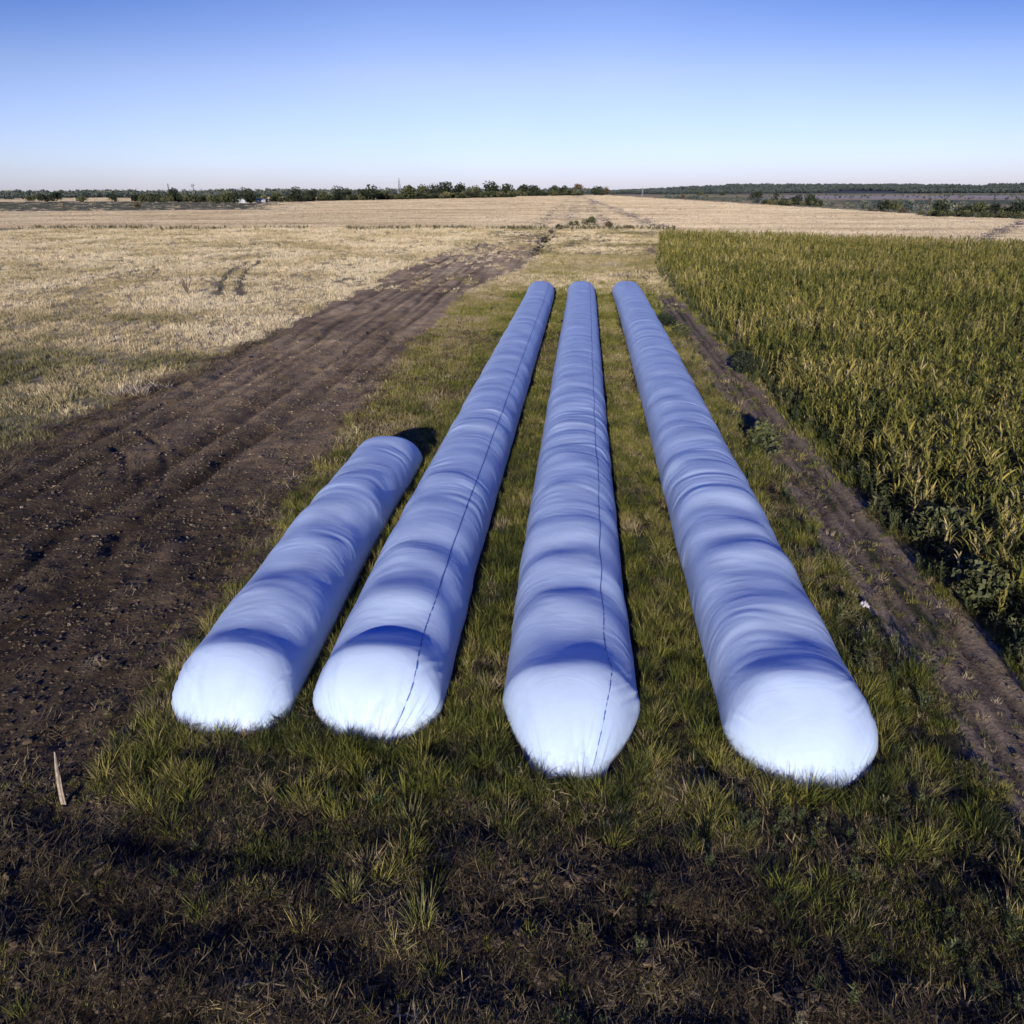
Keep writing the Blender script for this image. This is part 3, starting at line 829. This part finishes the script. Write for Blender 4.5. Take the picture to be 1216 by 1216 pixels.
T = make_tree
D_, O_, U_ = 0, 1, 2
trees = [
 (53, 240, 231.5, 14, D_, 'dark rounded tree at the left end of the far left clump of two'),
 (67, 240, 231, 15, D_, 'dark rounded tree at the right end of the far left clump of two'),
 (38, 240, 234, 10, O_, 'low grey green tree just left of the far left dark clump'),
 (98, 240, 234, 12, O_, 'small olive tree between the dark clump and the lone dark tree at far left'),
 (136, 240, 231.5, 9, D_, 'lone narrow dark tree on the far left skyline'),
 (168, 239, 232, 11, D_, 'first dark tree at the left end of the clipped looking row beside the mast'),
 (178, 239, 231.5, 11, D_, 'second dark tree from the left in the row beside the mast'),
 (188, 239, 231.5, 11, D_, 'third dark tree from the left in the row beside the mast'),
 (206, 239, 226, 14, D_, 'tall dark tree standing right beside the mast on the left'),
 (222, 239, 232, 12, D_, 'low dark tree between the mast and the wind pump'),
 (241, 239, 233, 12, O_, 'low olive tree just right of the wind pump'),
 (256, 243, 235, 12, O_, 'olive tree left of the white farm shed, in front of the others'),
 (270, 243, 230, 14, O_, 'bushy olive tree close against the left of the white farm shed'),
 (281, 243, 229, 10, D_, 'dark tree at the left corner of the white farm shed'),
 (299, 242, 228, 15, D_, 'dark tree between the two pale farm sheds'),
 (293, 241, 225.5, 12, D_, 'dark tree rising behind the white farm shed'),
 (328, 240, 230, 14, O_, 'olive tree right of the second farm shed'),
 (352, 240, 224.5, 15, D_, 'dark pointed tree standing alone right of the farm sheds'),
 (370, 239, 226, 14, D_, 'dark tree right of the pointed one, half as wide as its neighbour'),
 (385, 239, 229, 12, O_, 'low olive tree between two dark ones left of centre'),
 (403, 238.5, 223, 13, D_, 'upright dark tree left of the broad dark tree near the pylon'),
 (415, 238, 227, 9, D_, 'slim dark tree squeezed left of the broad dark tree'),
 (428, 238, 224, 18, D_, 'broad low left half of the dark pair left of the pylon'),
 (442, 238, 221.5, 18, D_, 'broad tall right half of the dark pair left of the pylon'),
 (457, 237, 226, 11, O_, 'small olive tree just left of the pylon'),
 (485, 237, 221, 20, O_, 'broad olive tree just right of the pylon'),
 (501, 236, 221, 15, O_, 'second olive tree right of the pylon'),
 (514, 235.5, 220, 17, D_, 'dark tree at the left end of the tall central row'),
 (529, 235, 217.5, 19, D_, 'tall dark tree near the left end of the tall central row'),
 (546, 234.5, 220, 16, D_, 'dark tree in the middle of the tall central row'),
 (562, 234, 220, 17, O_, 'olive green tree in the middle of the tall central row'),
 (583, 234, 216.5, 20, D_, 'tallest dark tree of the central row'),
 (601, 233.5, 220, 16, D_, 'dark tree at the right end of the tall central row'),
 (621, 232.5, 220, 15, D_, 'left dark tree of the flat topped pair left of the straight wheel tracks'),
 (633, 232.5, 220.5, 14, D_, 'right dark tree of the flat topped pair left of the straight wheel tracks'),
 (658, 232, 221, 15, D_, 'left tree of the flat topped pair where the wheel tracks start'),
 (670, 232, 221, 14, D_, 'right tree of the flat topped pair where the wheel tracks start'),
 (686, 230.5, 219.5, 11, U_, 'small brownish tree left of the wheel tracks where they meet the skyline'),
 (709, 232.5, 221.5, 15, D_, 'dark tree right of the wheel tracks at the skyline'),
 (720, 232, 223, 9, U_, 'small brownish tree right of the wheel tracks'),
 (897, 240.5, 228.5, 13, D_, 'dark conical tree alone in the stubble left of the clump of three'),
 (920, 242, 230, 6, D_, 'slim dark tree left of the clump of three on the right'),
 (932, 242, 235, 15, D_, 'low left tree of the dark clump of three on the right'),
 (945, 242.5, 230.5, 17, D_, 'broad middle tree of the dark clump of three on the right'),
 (962, 244, 231, 15, D_, 'right tree of the dark clump of three on the right'),
 (1049, 251.5, 239, 15, D_, 'dark tree of the pair at the field border right of the clump'),
 (1062, 252, 239, 11, O_, 'olive tree of the pair at the field border right of the clump'),
 (1113, 256, 241, 19, D_, 'round dark tree at the left end of the hedge on the right'),
 (1128, 250, 240, 10, D_, 'dark tree behind the left end of the hedge on the right'),
 (1142, 257, 246, 18, D_, 'low dark tree second in the hedge on the right'),
 (1160, 257.5, 242, 16, O_, 'pointed olive tree in the middle of the hedge on the right'),
 (1180, 258, 243.5, 11, D_, 'slim dark tree in the hedge on the right'),
 (1192, 258.5, 248, 14, O_, 'low olive tree in the hedge on the right'),
 (1206, 259, 241, 16, D_, 'big dark tree near the right end of the hedge on the right'),
 (1219, 259, 242, 14, D_, 'dark tree cut by the right edge of the photo'),
]
for px, b_, t_, w_, k_, lab in trees: T(px, b_, t_, w_, k_, lab)
bushes = [
 (163, 247.5, 240, 10, U_, 'rusty brown bush alone at the edge of the far left green field'),
 (810, 236, 231, 6, U_, 'left one of two tiny brown bushes in the right hand stubble'),
 (838, 236, 231, 7, U_, 'right one of two tiny brown bushes in the right hand stubble'),
 (832, 232, 228, 7, O_, 'small olive bush on the skyline above the two brown bushes'),
 (858, 232.5, 227.5, 7, D_, 'small dark bush on the skyline right of the two brown bushes'),
 (1033, 251, 246, 6, O_, 'small olive bush left of the pair of trees at the field border'),
 (1073, 253, 247, 9, U_, 'small rusty bush right of the pair of trees at the field border'),
 (1093, 256, 251, 9, O_, 'grey bush left of the hedge on the right'),
 (700, 268, 258.5, 20, O_, 'olive scrub bush on the rough bank below the straight wheel tracks'),
 (681, 268, 262, 16, O_, 'olive scrub bush left of the biggest one on the rough bank'),
 (722, 270, 263, 18, U_, 'brownish scrub bush right of the biggest one on the rough bank'),
 (664, 270, 264, 12, D_, 'dark scrub bush at the top end of the eroded ditch'),
 (746, 272, 267, 12, U_, 'small brown scrub bush at the right end of the rough bank'),
 (788, 388, 370, 30, D_, 'dark green leafy bush between the rightmost bag and the dirt track'),
 (810, 398, 386, 18, O_, 'smaller leafy bush nearer than the dark one beside the dirt track'),
 (905, 532, 492, 46, O_, 'large grey green weed bush at the crop edge halfway along the track'),
 (882, 440, 415, 26, D_, 'dark bush at the crop edge beside the deep shade on the track'),
 (1118, 655, 600, 60, O_, 'sprawling grey green weed bush at the crop edge near the right side'),
 (1165, 720, 665, 60, O_, 'nearest sprawling weed bush at the crop edge'),
]
for px, b_, t_, w_, k_, lab in bushes:
    T(px, b_, t_, w_, k_, lab, name='bush', cat='bush', group='bushes in the fields', n=900 if b_ > 350 else 300)

# ------------------------------------------------------------------ far-off woods
def crown_proto(seed, kind):
    r = random.Random(seed); mb = crown_mesh(r, 1.2, 1.0, .03, 90, .13)
    return proto(mb, 'distant_crown', M_far)
M_far = leaf_material('distant_leaves_hazed', [(0, (.050, .068, .072)), (.5, (.085, .105, .095)), (1, (.16, .165, .115))], trans=0, rough=.9)  # distance haze put into the leaf colour as a blue grey cast
M_hedge = leaf_material('hedge_leaves', [(0, (.018, .026, .016)), (.5, (.042, .054, .028)), (1, (.13, .125, .06))], trans=.1, rough=.9)
P_wood = [crown_proto(900 + i, 0) for i in range(6)]
def polar(n, r0, r1, a0, a1, f=None):
    r = rng.uniform(r0, r1, n); a = rng.uniform(a0, a1, n)
    y = r / np.sqrt(1 + a * a); x = a * y
    if f is not None:
        k = rng.random(n) < f(x, y); x, y, r = x[k], y[k], r[k]
    return x, y, r
x, y, r_ = polar(9000, 2800, 4300, .03, .66, lambda x, y: ss(.36, .5, vn(x / 160, y / 160, 301)))
put('ridge_wood', x, y, rng.uniform(8, 15, len(x)), .22 + rng.normal(0, .14, len(x)), P_wood, 'far-off woods tinted blue grey for haze along the ridge on the right skyline', 'woods', tilt=.05)
x, y, r_ = polar(3800, 1350, 2600, -.78, .02, lambda x, y: ss(.4, .6, vn(x / 90, y / 60, 302)))
put('skyline_wood', x, y, rng.uniform(6, 12, len(x)) * r_ / 1700, .42 + rng.normal(0, .25, len(x)), P_wood, 'far-off mixed woods and hedges behind the left fields', 'woods', tilt=.05)
x, y, r_ = polar(2600, 420, 2500, .1, .66, lambda x, y: (x > np.interp(y, BY, BX) + 18) * ss(.60, .7, vn(x / 90, y / 30, 303)))
put('valley_hedges', x, y, rng.uniform(2.5, 6, len(x)), .6 + rng.normal(0, .25, len(x)), P_wood, 'scattered hedges and scrub down in the valley on the right', 'hedges', tilt=.05)
lx, ly = [], []
for (p0, p1), n_ in ((((158, 239.5), (345, 240)), 170), (((345, 239.5), (610, 234.5)), 430), (((905, 243), (975, 245.5)), 26), (((1105, 257), (1216, 260)), 60), (((610, 233.5), (690, 232.5)), 60)):
    t_ = rng.random(n_)
    q0, q1 = at(*p0, 0, True), at(*p1, 0, True)
    e_ = rng.normal(0, 1.0, n_) * .012
    lx.append((q0[0] + (q1[0] - q0[0]) * t_) * (1 + e_)); ly.append((q0[1] + (q1[1] - q0[1]) * t_) * (1 + e_))
x = np.concatenate(lx); y = np.concatenate(ly); r_ = np.hypot(x, y)
P_hedge = [proto(crown_mesh(random.Random(950 + i), 1.5, 1.0, .0, 150, .11), 'hedge_crown', M_hedge) for i in range(6)]
put('hedgerow', x, y, rng.uniform(3.2, 8.5, len(x)) * r_ / 979, .62 + rng.normal(0, .3, len(x)), P_hedge, 'dark uneven undergrowth joining the trees along the field borders', 'hedge', tilt=.05)
def dens_scrub(x, y): return np.exp(-((y - 220 - 10 * vn(x / 20, x * 0, 306) + .04 * x) / 5) ** 2) * np.maximum(ss(.35, .6, vn(x / 9, y / 9, 304)), (x > -14)) * (x < 26)
x, y = sample_area(6500, -170, 26, 200, 240, dens_scrub)
put('field_margin_scrub', x, y, rng.uniform(.8, 2.2, len(x)), .75 + rng.normal(0, .25, len(x)), P_weed, 'dull olive scrub along the near margin of the stubble field', 'scrub')

# ------------------------------------------------------------------ small things
M_white = plain('white_sheet', (.24, .25, .26), .6, 2, .08)
M_roof = plain('pale_roof', (.25, .27, .30), .5, 2, .1)
M_steel = plain('galvanised_steel', (.22, .23, .25), .5, 3, .2, metallic=.4)
M_wood = plain('bleached_wood', (.34, .27, .19), .85, 14, .35, bump=.4)
M_straw = leaf_material('bleached_straw', [(0, (.42, .34, .24)), (1, (.62, .53, .41))], instancer=False, nscale=5, trans=.1)
M_scrap = plain('weathered_plastic_scrap', (.62, .58, .56), .6, 6, .2)

def shed(px, py, wid, dep, hh, label):
    X, Y = at(px, py); z = hz(X, Y)
    t = thing('farm_shed', label, 'shed', (X, Y, z), .1, 'pale farm sheds among the trees')
    mb = MB(); mb.box((0, 0, hh / 2), (wid / 2, dep / 2, hh / 2)); mb.build('wall', M_white, t)
    mb = MB(); e = .4; rh = hh + wid * .08
    A_, B_, C_, D2 = (-wid / 2 - e, -dep / 2 - e, hh + .02), (wid / 2 + e, -dep / 2 - e, hh + .02), (wid / 2 + e, dep / 2 + e, hh + .02), (-wid / 2 - e, dep / 2 + e, hh + .02)
    R1, R2 = (-wid / 2 - e, 0, rh), (wid / 2 + e, 0, rh)
    n = 0; mb.v = [A_, B_, C_, D2, R1, R2]; mb.f = [(0, 1, 5, 4), (2, 3, 4, 5), (0, 4, 3), (1, 2, 5), (0, 3, 2, 1)]; mb.c = [.5] * 5
    mb.build('roof', M_roof, t)
    mb = MB(); mb.box((wid * .15, -dep / 2 - .06, hh * .4), (wid * .1, .05, hh * .4)); mb.build('door', M_steel, t)
    for wx in (-.3, -.08):
        mb = MB(); mb.box((wid * wx, -dep / 2 - .05, hh * .6), (wid * .05, .04, hh * .12)); mb.build('window', M_steel, t)
shed(288, 241, 15, 9, 3.4, 'long white farm shed half hidden by dark trees')
shed(311, 240.5, 9, 7, 2.6, 'smaller grey white farm shed right of the long one')

def lattice(mb, w0, w1, h, n, rad):
    for sx, sy in ((-1, -1), (1, -1), (1, 1), (-1, 1)):
        mb.tube([(sx * w0, sy * w0, 0), (sx * w1, sy * w1, h)], rad, 4)
    for i in range(n):
        a, b = i / n, (i + 1) / n
        wa, wb = w0 + (w1 - w0) * a, w0 + (w1 - w0) * b
        for (s1, s2) in (((-1, -1), (1, -1)), ((1, -1), (1, 1)), ((1, 1), (-1, 1)), ((-1, 1), (-1, -1))):
            mb.tube([(s1[0] * wa, s1[1] * wa, h * a), (s2[0] * wb, s2[1] * wb, h * b)], rad * .7, 3)
            mb.tube([(s2[0] * wa, s2[1] * wa, h * a), (s1[0] * wb, s1[1] * wb, h * b)], rad * .7, 3)

X, Y = at(232, 239); z = hz(X, Y); D = math.hypot(X, Y) / 979
t = thing('wind_pump', 'thin steel wind pump rising above the trees on the left', 'wind pump', (X, Y, z))
mb = MB(); lattice(mb, 1.3, .25, 15 * D, 6, .13); mb.build('tower', M_steel, t)
mb = MB(); hc = 16 * D
for i in range(14):
    a = i / 14 * 6.283; b = a + .3
    mb.quad((.5 * math.cos(a), -.6, hc + .5 * math.sin(a)), (2.1 * math.cos(a), -.6, hc + 2.1 * math.sin(a)), (2.1 * math.cos(b), -.4, hc + 2.1 * math.sin(b)), (.5 * math.cos(b), -.4, hc + .5 * math.sin(b)))
mb.build('wheel', M_steel, t)
mb = MB(); mb.quad((-.1, .2, hc - .6), (-.1, 2.8, hc - 1), (-.1, 2.8, hc + 1), (-.1, .2, hc + .6)); mb.tube([(0, -.6, hc), (0, 2.2, hc)], .1, 4); mb.build('tail_vane', M_steel, t)
for px, base, top, lab, w0 in ((202.5, 239, 221, 'slim mast beside the tall dark tree on the left', .8), (475, 237, 213.5, 'lattice pylon rising from the trees left of centre', 2.2), (763, 229, 217, 'slim lattice mast on the skyline right of the wheel tracks', 1.6)):
    X, Y = at(px, base); z = hz(X, Y); D = math.hypot(X, Y) / 979; hh = (base - top) * D
    t = thing('lattice_mast', lab, 'mast', (X, Y, z))
    mb = MB(); lattice(mb, w0, .25, hh, 8, .12 + D * .06); mb.build('tower', M_steel, t)
    mb = MB()
    for k in (.82, .92):
        mb = MB(); mb.tube([(-1.6 * w0, 0, hh * k), (1.6 * w0, 0, hh * k)], .14, 4); mb.build('crossarm', M_steel, t)

# leaning stake at the lower left
X, Y = at(77, 958); z = hz(X, Y)
mb = MB(); r = random.Random(4)
mb.tube([(0, 0, -.15), (-.03, .03, .12), (-.07, .10, .38), (-.13, .22, .66), (-.2, .36, .92)], [.045, .047, .04, .033, .012], 7)
mb.tube([(.03, -.01, -.1), (.0, .05, .3), (-.05, .16, .58)], [.02, .018, .006], 5)
st = mb.build('wooden_stake', M_wood, None); st.location = (X, Y, z)
tag(st, 'broken pale wooden stake leaning out of the dark soil at lower left', 'stake')

# bare shrub in the meadow
X, Y = at(222, 350); z = hz(X, Y); r = random.Random(9)
mb = MB()
for i in range(13):
    a = r.uniform(0, 6.28); L_ = r.uniform(1.0, 3.0); q = r.uniform(.1, .5) * L_
    p = [(0, 0, -.1), (q * .4 * math.cos(a), q * .4 * math.sin(a), L_ * .5), (q * math.cos(a), q * math.sin(a), L_)]
    mb.tube(p, [.04, .028, .01], 4)
    for j in range(3):
        b = a + r.uniform(-1.5, 1.5); s0 = r.uniform(.5, .9)
        q0 = (q * s0 * .8 * math.cos(a), q * s0 * .8 * math.sin(a), L_ * s0)
        mb.tube([q0, (q0[0] + .4 * math.cos(b), q0[1] + .4 * math.sin(b), q0[2] + .35)], [.016, .006], 3)
sh = mb.build('bare_shrub', plain('grey_twigs', (.15, .12, .09), .9, 5, .3), None); sh.location = (X, Y, z)
tag(sh, 'leafless grey shrub standing in the straw coloured meadow', 'shrub')

def tangle(name, px, py, n, rx, ry, hgt, wd, mat, label, cat, seed, ln=.5):
    X, Y = at(px, py); z = hz(X, Y); r = random.Random(seed); mb = MB()
    for i in range(n):
        a, q = r.uniform(0, 6.28), math.sqrt(r.random())
        p = (rx * q * math.cos(a), ry * q * math.sin(a), hgt * (1 - q * q) * r.random() - .03)
        mb.blade(p, r.uniform(0, 6.28), ln * r.uniform(.5, 1.3), wd * r.uniform(.6, 1.4), r.uniform(.6, 1.5), r.uniform(-.4, .9), 3, r.gauss(.5, .2), r.uniform(-1, 1))
    o = mb.build(name, mat, None); o.location = (X, Y, z); tag(o, label, cat); return o
tangle('straw_heap', 153, 470, 420, 1.15, .6, .5, .04, M_straw, 'bleached heap of dead straw at the edge of the ploughed strip', 'straw', 21, .6)
tangle('straw_heap', 186, 462, 160, .9, .4, .25, .035, M_straw, 'thin bleached straw trail right of the big straw heap', 'straw', 22, .5)

M_tuft = leaf_material('clump_blades', [(0, (.11, .125, .035)), (.5, (.20, .20, .065)), (1, (.36, .31, .14))], instancer=False, nscale=3, trans=.3)
for px, py, n, rad, hh, lab, sd in (
    (415, 1068, 90, .16, .62, 'bright yellow green grass clump standing alone in the dark soil below the second bag', 31),
    (500, 1098, 110, .2, .68, 'tall yellow green grass clump left of the middle of the dark foreground', 32),
    (690, 1118, 60, .12, .42, 'small yellowish grass clump below the third bag nose', 33),
    (488, 978, 120, .28, .62, 'wide pale grass clump just below the second bag', 34),
    (208, 868, 90, .25, .55, 'fresh green grass clump hugging the left corner of the short bag', 35),
    (600, 975, 90, .25, .55, 'pale yellowish grass clump left of the third bag nose', 36),
    (1095, 925, 110, .4, .75, 'big fresh green grass clump right of the rightmost bag nose', 37)):
    X, Y = at(px, py); z = hz(X, Y)
    mb = grass_tuft(sd * 7, n, hh, rad, .013, .7)
    o = mb.build('grass_clump', M_tuft, None); o.location = (X, Y, z); tag(o, lab, 'grass clump', 'single grass clumps standing out in the foreground')

def scrap(px, py, w_, h_, label, seed):
    X, Y = at(px, py); z = hz(X, Y); r = random.Random(seed); k = 9
    V = []; Fc = []
    for i in range(k):
        for j in range(k):
            u, v = i / (k - 1) - .5, j / (k - 1) - .5
            q = 1 - .35 * r.random() * (abs(u) + abs(v))
            V.append((w_ * u * q, w_ * .7 * v * q, h_ * (.25 + .75 * r.random()) * (1 - 3.2 * (u * u + v * v) * .5)))
    for i in range(k - 1):
        for j in range(k - 1): Fc.append((i * k + j, (i + 1) * k + j, (i + 1) * k + j + 1, i * k + j + 1))
    o = link_mesh('plastic_scrap', V, Fc, M_scrap, None, True, [.5] * len(Fc)); o.location = (X, Y, z); tag(o, label, 'plastic scrap', 'pale scraps lying on the ground')
tangle('dry_weed', 738, 330, 260, 1.5, 1.0, .6, .07, M_straw, 'pale pinkish dead weed clump just past the rightmost bag end', 'weed', 24, .9)
tangle('dry_weed', 722, 317, 200, 1.6, 1.0, .5, .07, M_straw, 'second pale dead weed clump, farther back and left of the first', 'weed', 25, .8)
scrap(1026, 722, .28, .22, 'small white scrap in the grass beside the dirt track', 3)
# ---- END THINGS ----

# ------------------------------------------------------------------ sky and sun
SUN_EL, SUN_AZ = R(12.5), R(5.5)       # light travels towards +Y turned 11 degrees to the right
w = bpy.data.worlds.new('World'); scene.world = w; w.use_nodes = True
nt = w.node_tree; bg = nt.nodes['Background']
sky = nt.nodes.new('ShaderNodeTexSky'); sky.sky_type = 'NISHITA'; sky.sun_disc = False
sky.sun_elevation = SUN_EL; sky.sun_rotation = math.pi + SUN_AZ
sky.altitude = 300; sky.air_density = 1.0; sky.dust_density = .25; sky.ozone_density = 2.5
# the clear, slightly hazy blue low down: tint the sky by height above the horizon
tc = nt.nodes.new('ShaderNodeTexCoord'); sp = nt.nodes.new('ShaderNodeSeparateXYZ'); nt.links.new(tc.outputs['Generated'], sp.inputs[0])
rr = ramp(nt, sp.outputs[2], [(0, (.70, .76, 1.45)), (.03, (.79, .83, 1.44)), (.12, (.94, .79, 1.1)), (.24, (.47, .51, .90)), (.36, (.09, .27, 1.0)), (1, (.0, .21, 1.2))])  # upper stops lie out of view, shaped deep blue to fill the shade
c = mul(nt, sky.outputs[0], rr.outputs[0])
# the sky is deeper towards the sides, away from the point opposite the sun
def M(op, a, b=None, d=None):
    n = nt.nodes.new('ShaderNodeMath'); n.operation = op
    for i_, v in enumerate((a, b, d)):
        if v is None: continue
        if hasattr(v, 'is_linked'): nt.links.new(v, n.inputs[i_])
        else: n.inputs[i_].default_value = v
    return n.outputs[0]
def SM(v, a, b):
    n = nt.nodes.new('ShaderNodeMapRange'); n.interpolation_type = 'SMOOTHSTEP'
    nt.links.new(v, n.inputs[0]); n.inputs[1].default_value = a; n.inputs[2].default_value = b; return n.outputs[0]
side = M('MULTIPLY', SM(M('ABSOLUTE', M('ADD', sp.outputs[0], .085)), .05, .62), SM(sp.outputs[2], .03, .27))
cloud = noise(nt, 3.5, 5, tc.outputs['Generated'], .55)
wob = ramp(nt, cloud.outputs[0], [(.3, (.965, .975, .99)), (.7, (1.035, 1.025, 1.01))])
c = mul(nt, c, wob.outputs[0])
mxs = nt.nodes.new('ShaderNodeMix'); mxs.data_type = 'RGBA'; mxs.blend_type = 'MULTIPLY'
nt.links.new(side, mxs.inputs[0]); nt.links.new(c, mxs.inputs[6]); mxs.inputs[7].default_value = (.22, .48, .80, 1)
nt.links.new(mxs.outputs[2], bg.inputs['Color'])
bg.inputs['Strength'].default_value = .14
sl = bpy.data.lights.new('sun', 'SUN'); sl.energy = 5.0; sl.angle = R(.53); sl.color = (1, .935, .84)
so = bpy.data.objects.new('sun', sl); COL.objects.link(so)
dirv = Vector((math.sin(SUN_AZ) * math.cos(SUN_EL), math.cos(SUN_AZ) * math.cos(SUN_EL), -math.sin(SUN_EL)))
so.rotation_euler = dirv.to_track_quat('-Z', 'Y').to_euler(); so.location = (0, 0, 50)

scene.view_settings.view_transform = 'Standard'; scene.view_settings.look = 'None'
scene.view_settings.exposure = 0; scene.view_settings.gamma = 1
scene.cycles.use_adaptive_sampling = True; scene.cycles.adaptive_threshold = .025
scene.cycles.max_bounces = 2; scene.cycles.diffuse_bounces = 1; scene.cycles.transmission_bounces = 1; scene.cycles.glossy_bounces = 1
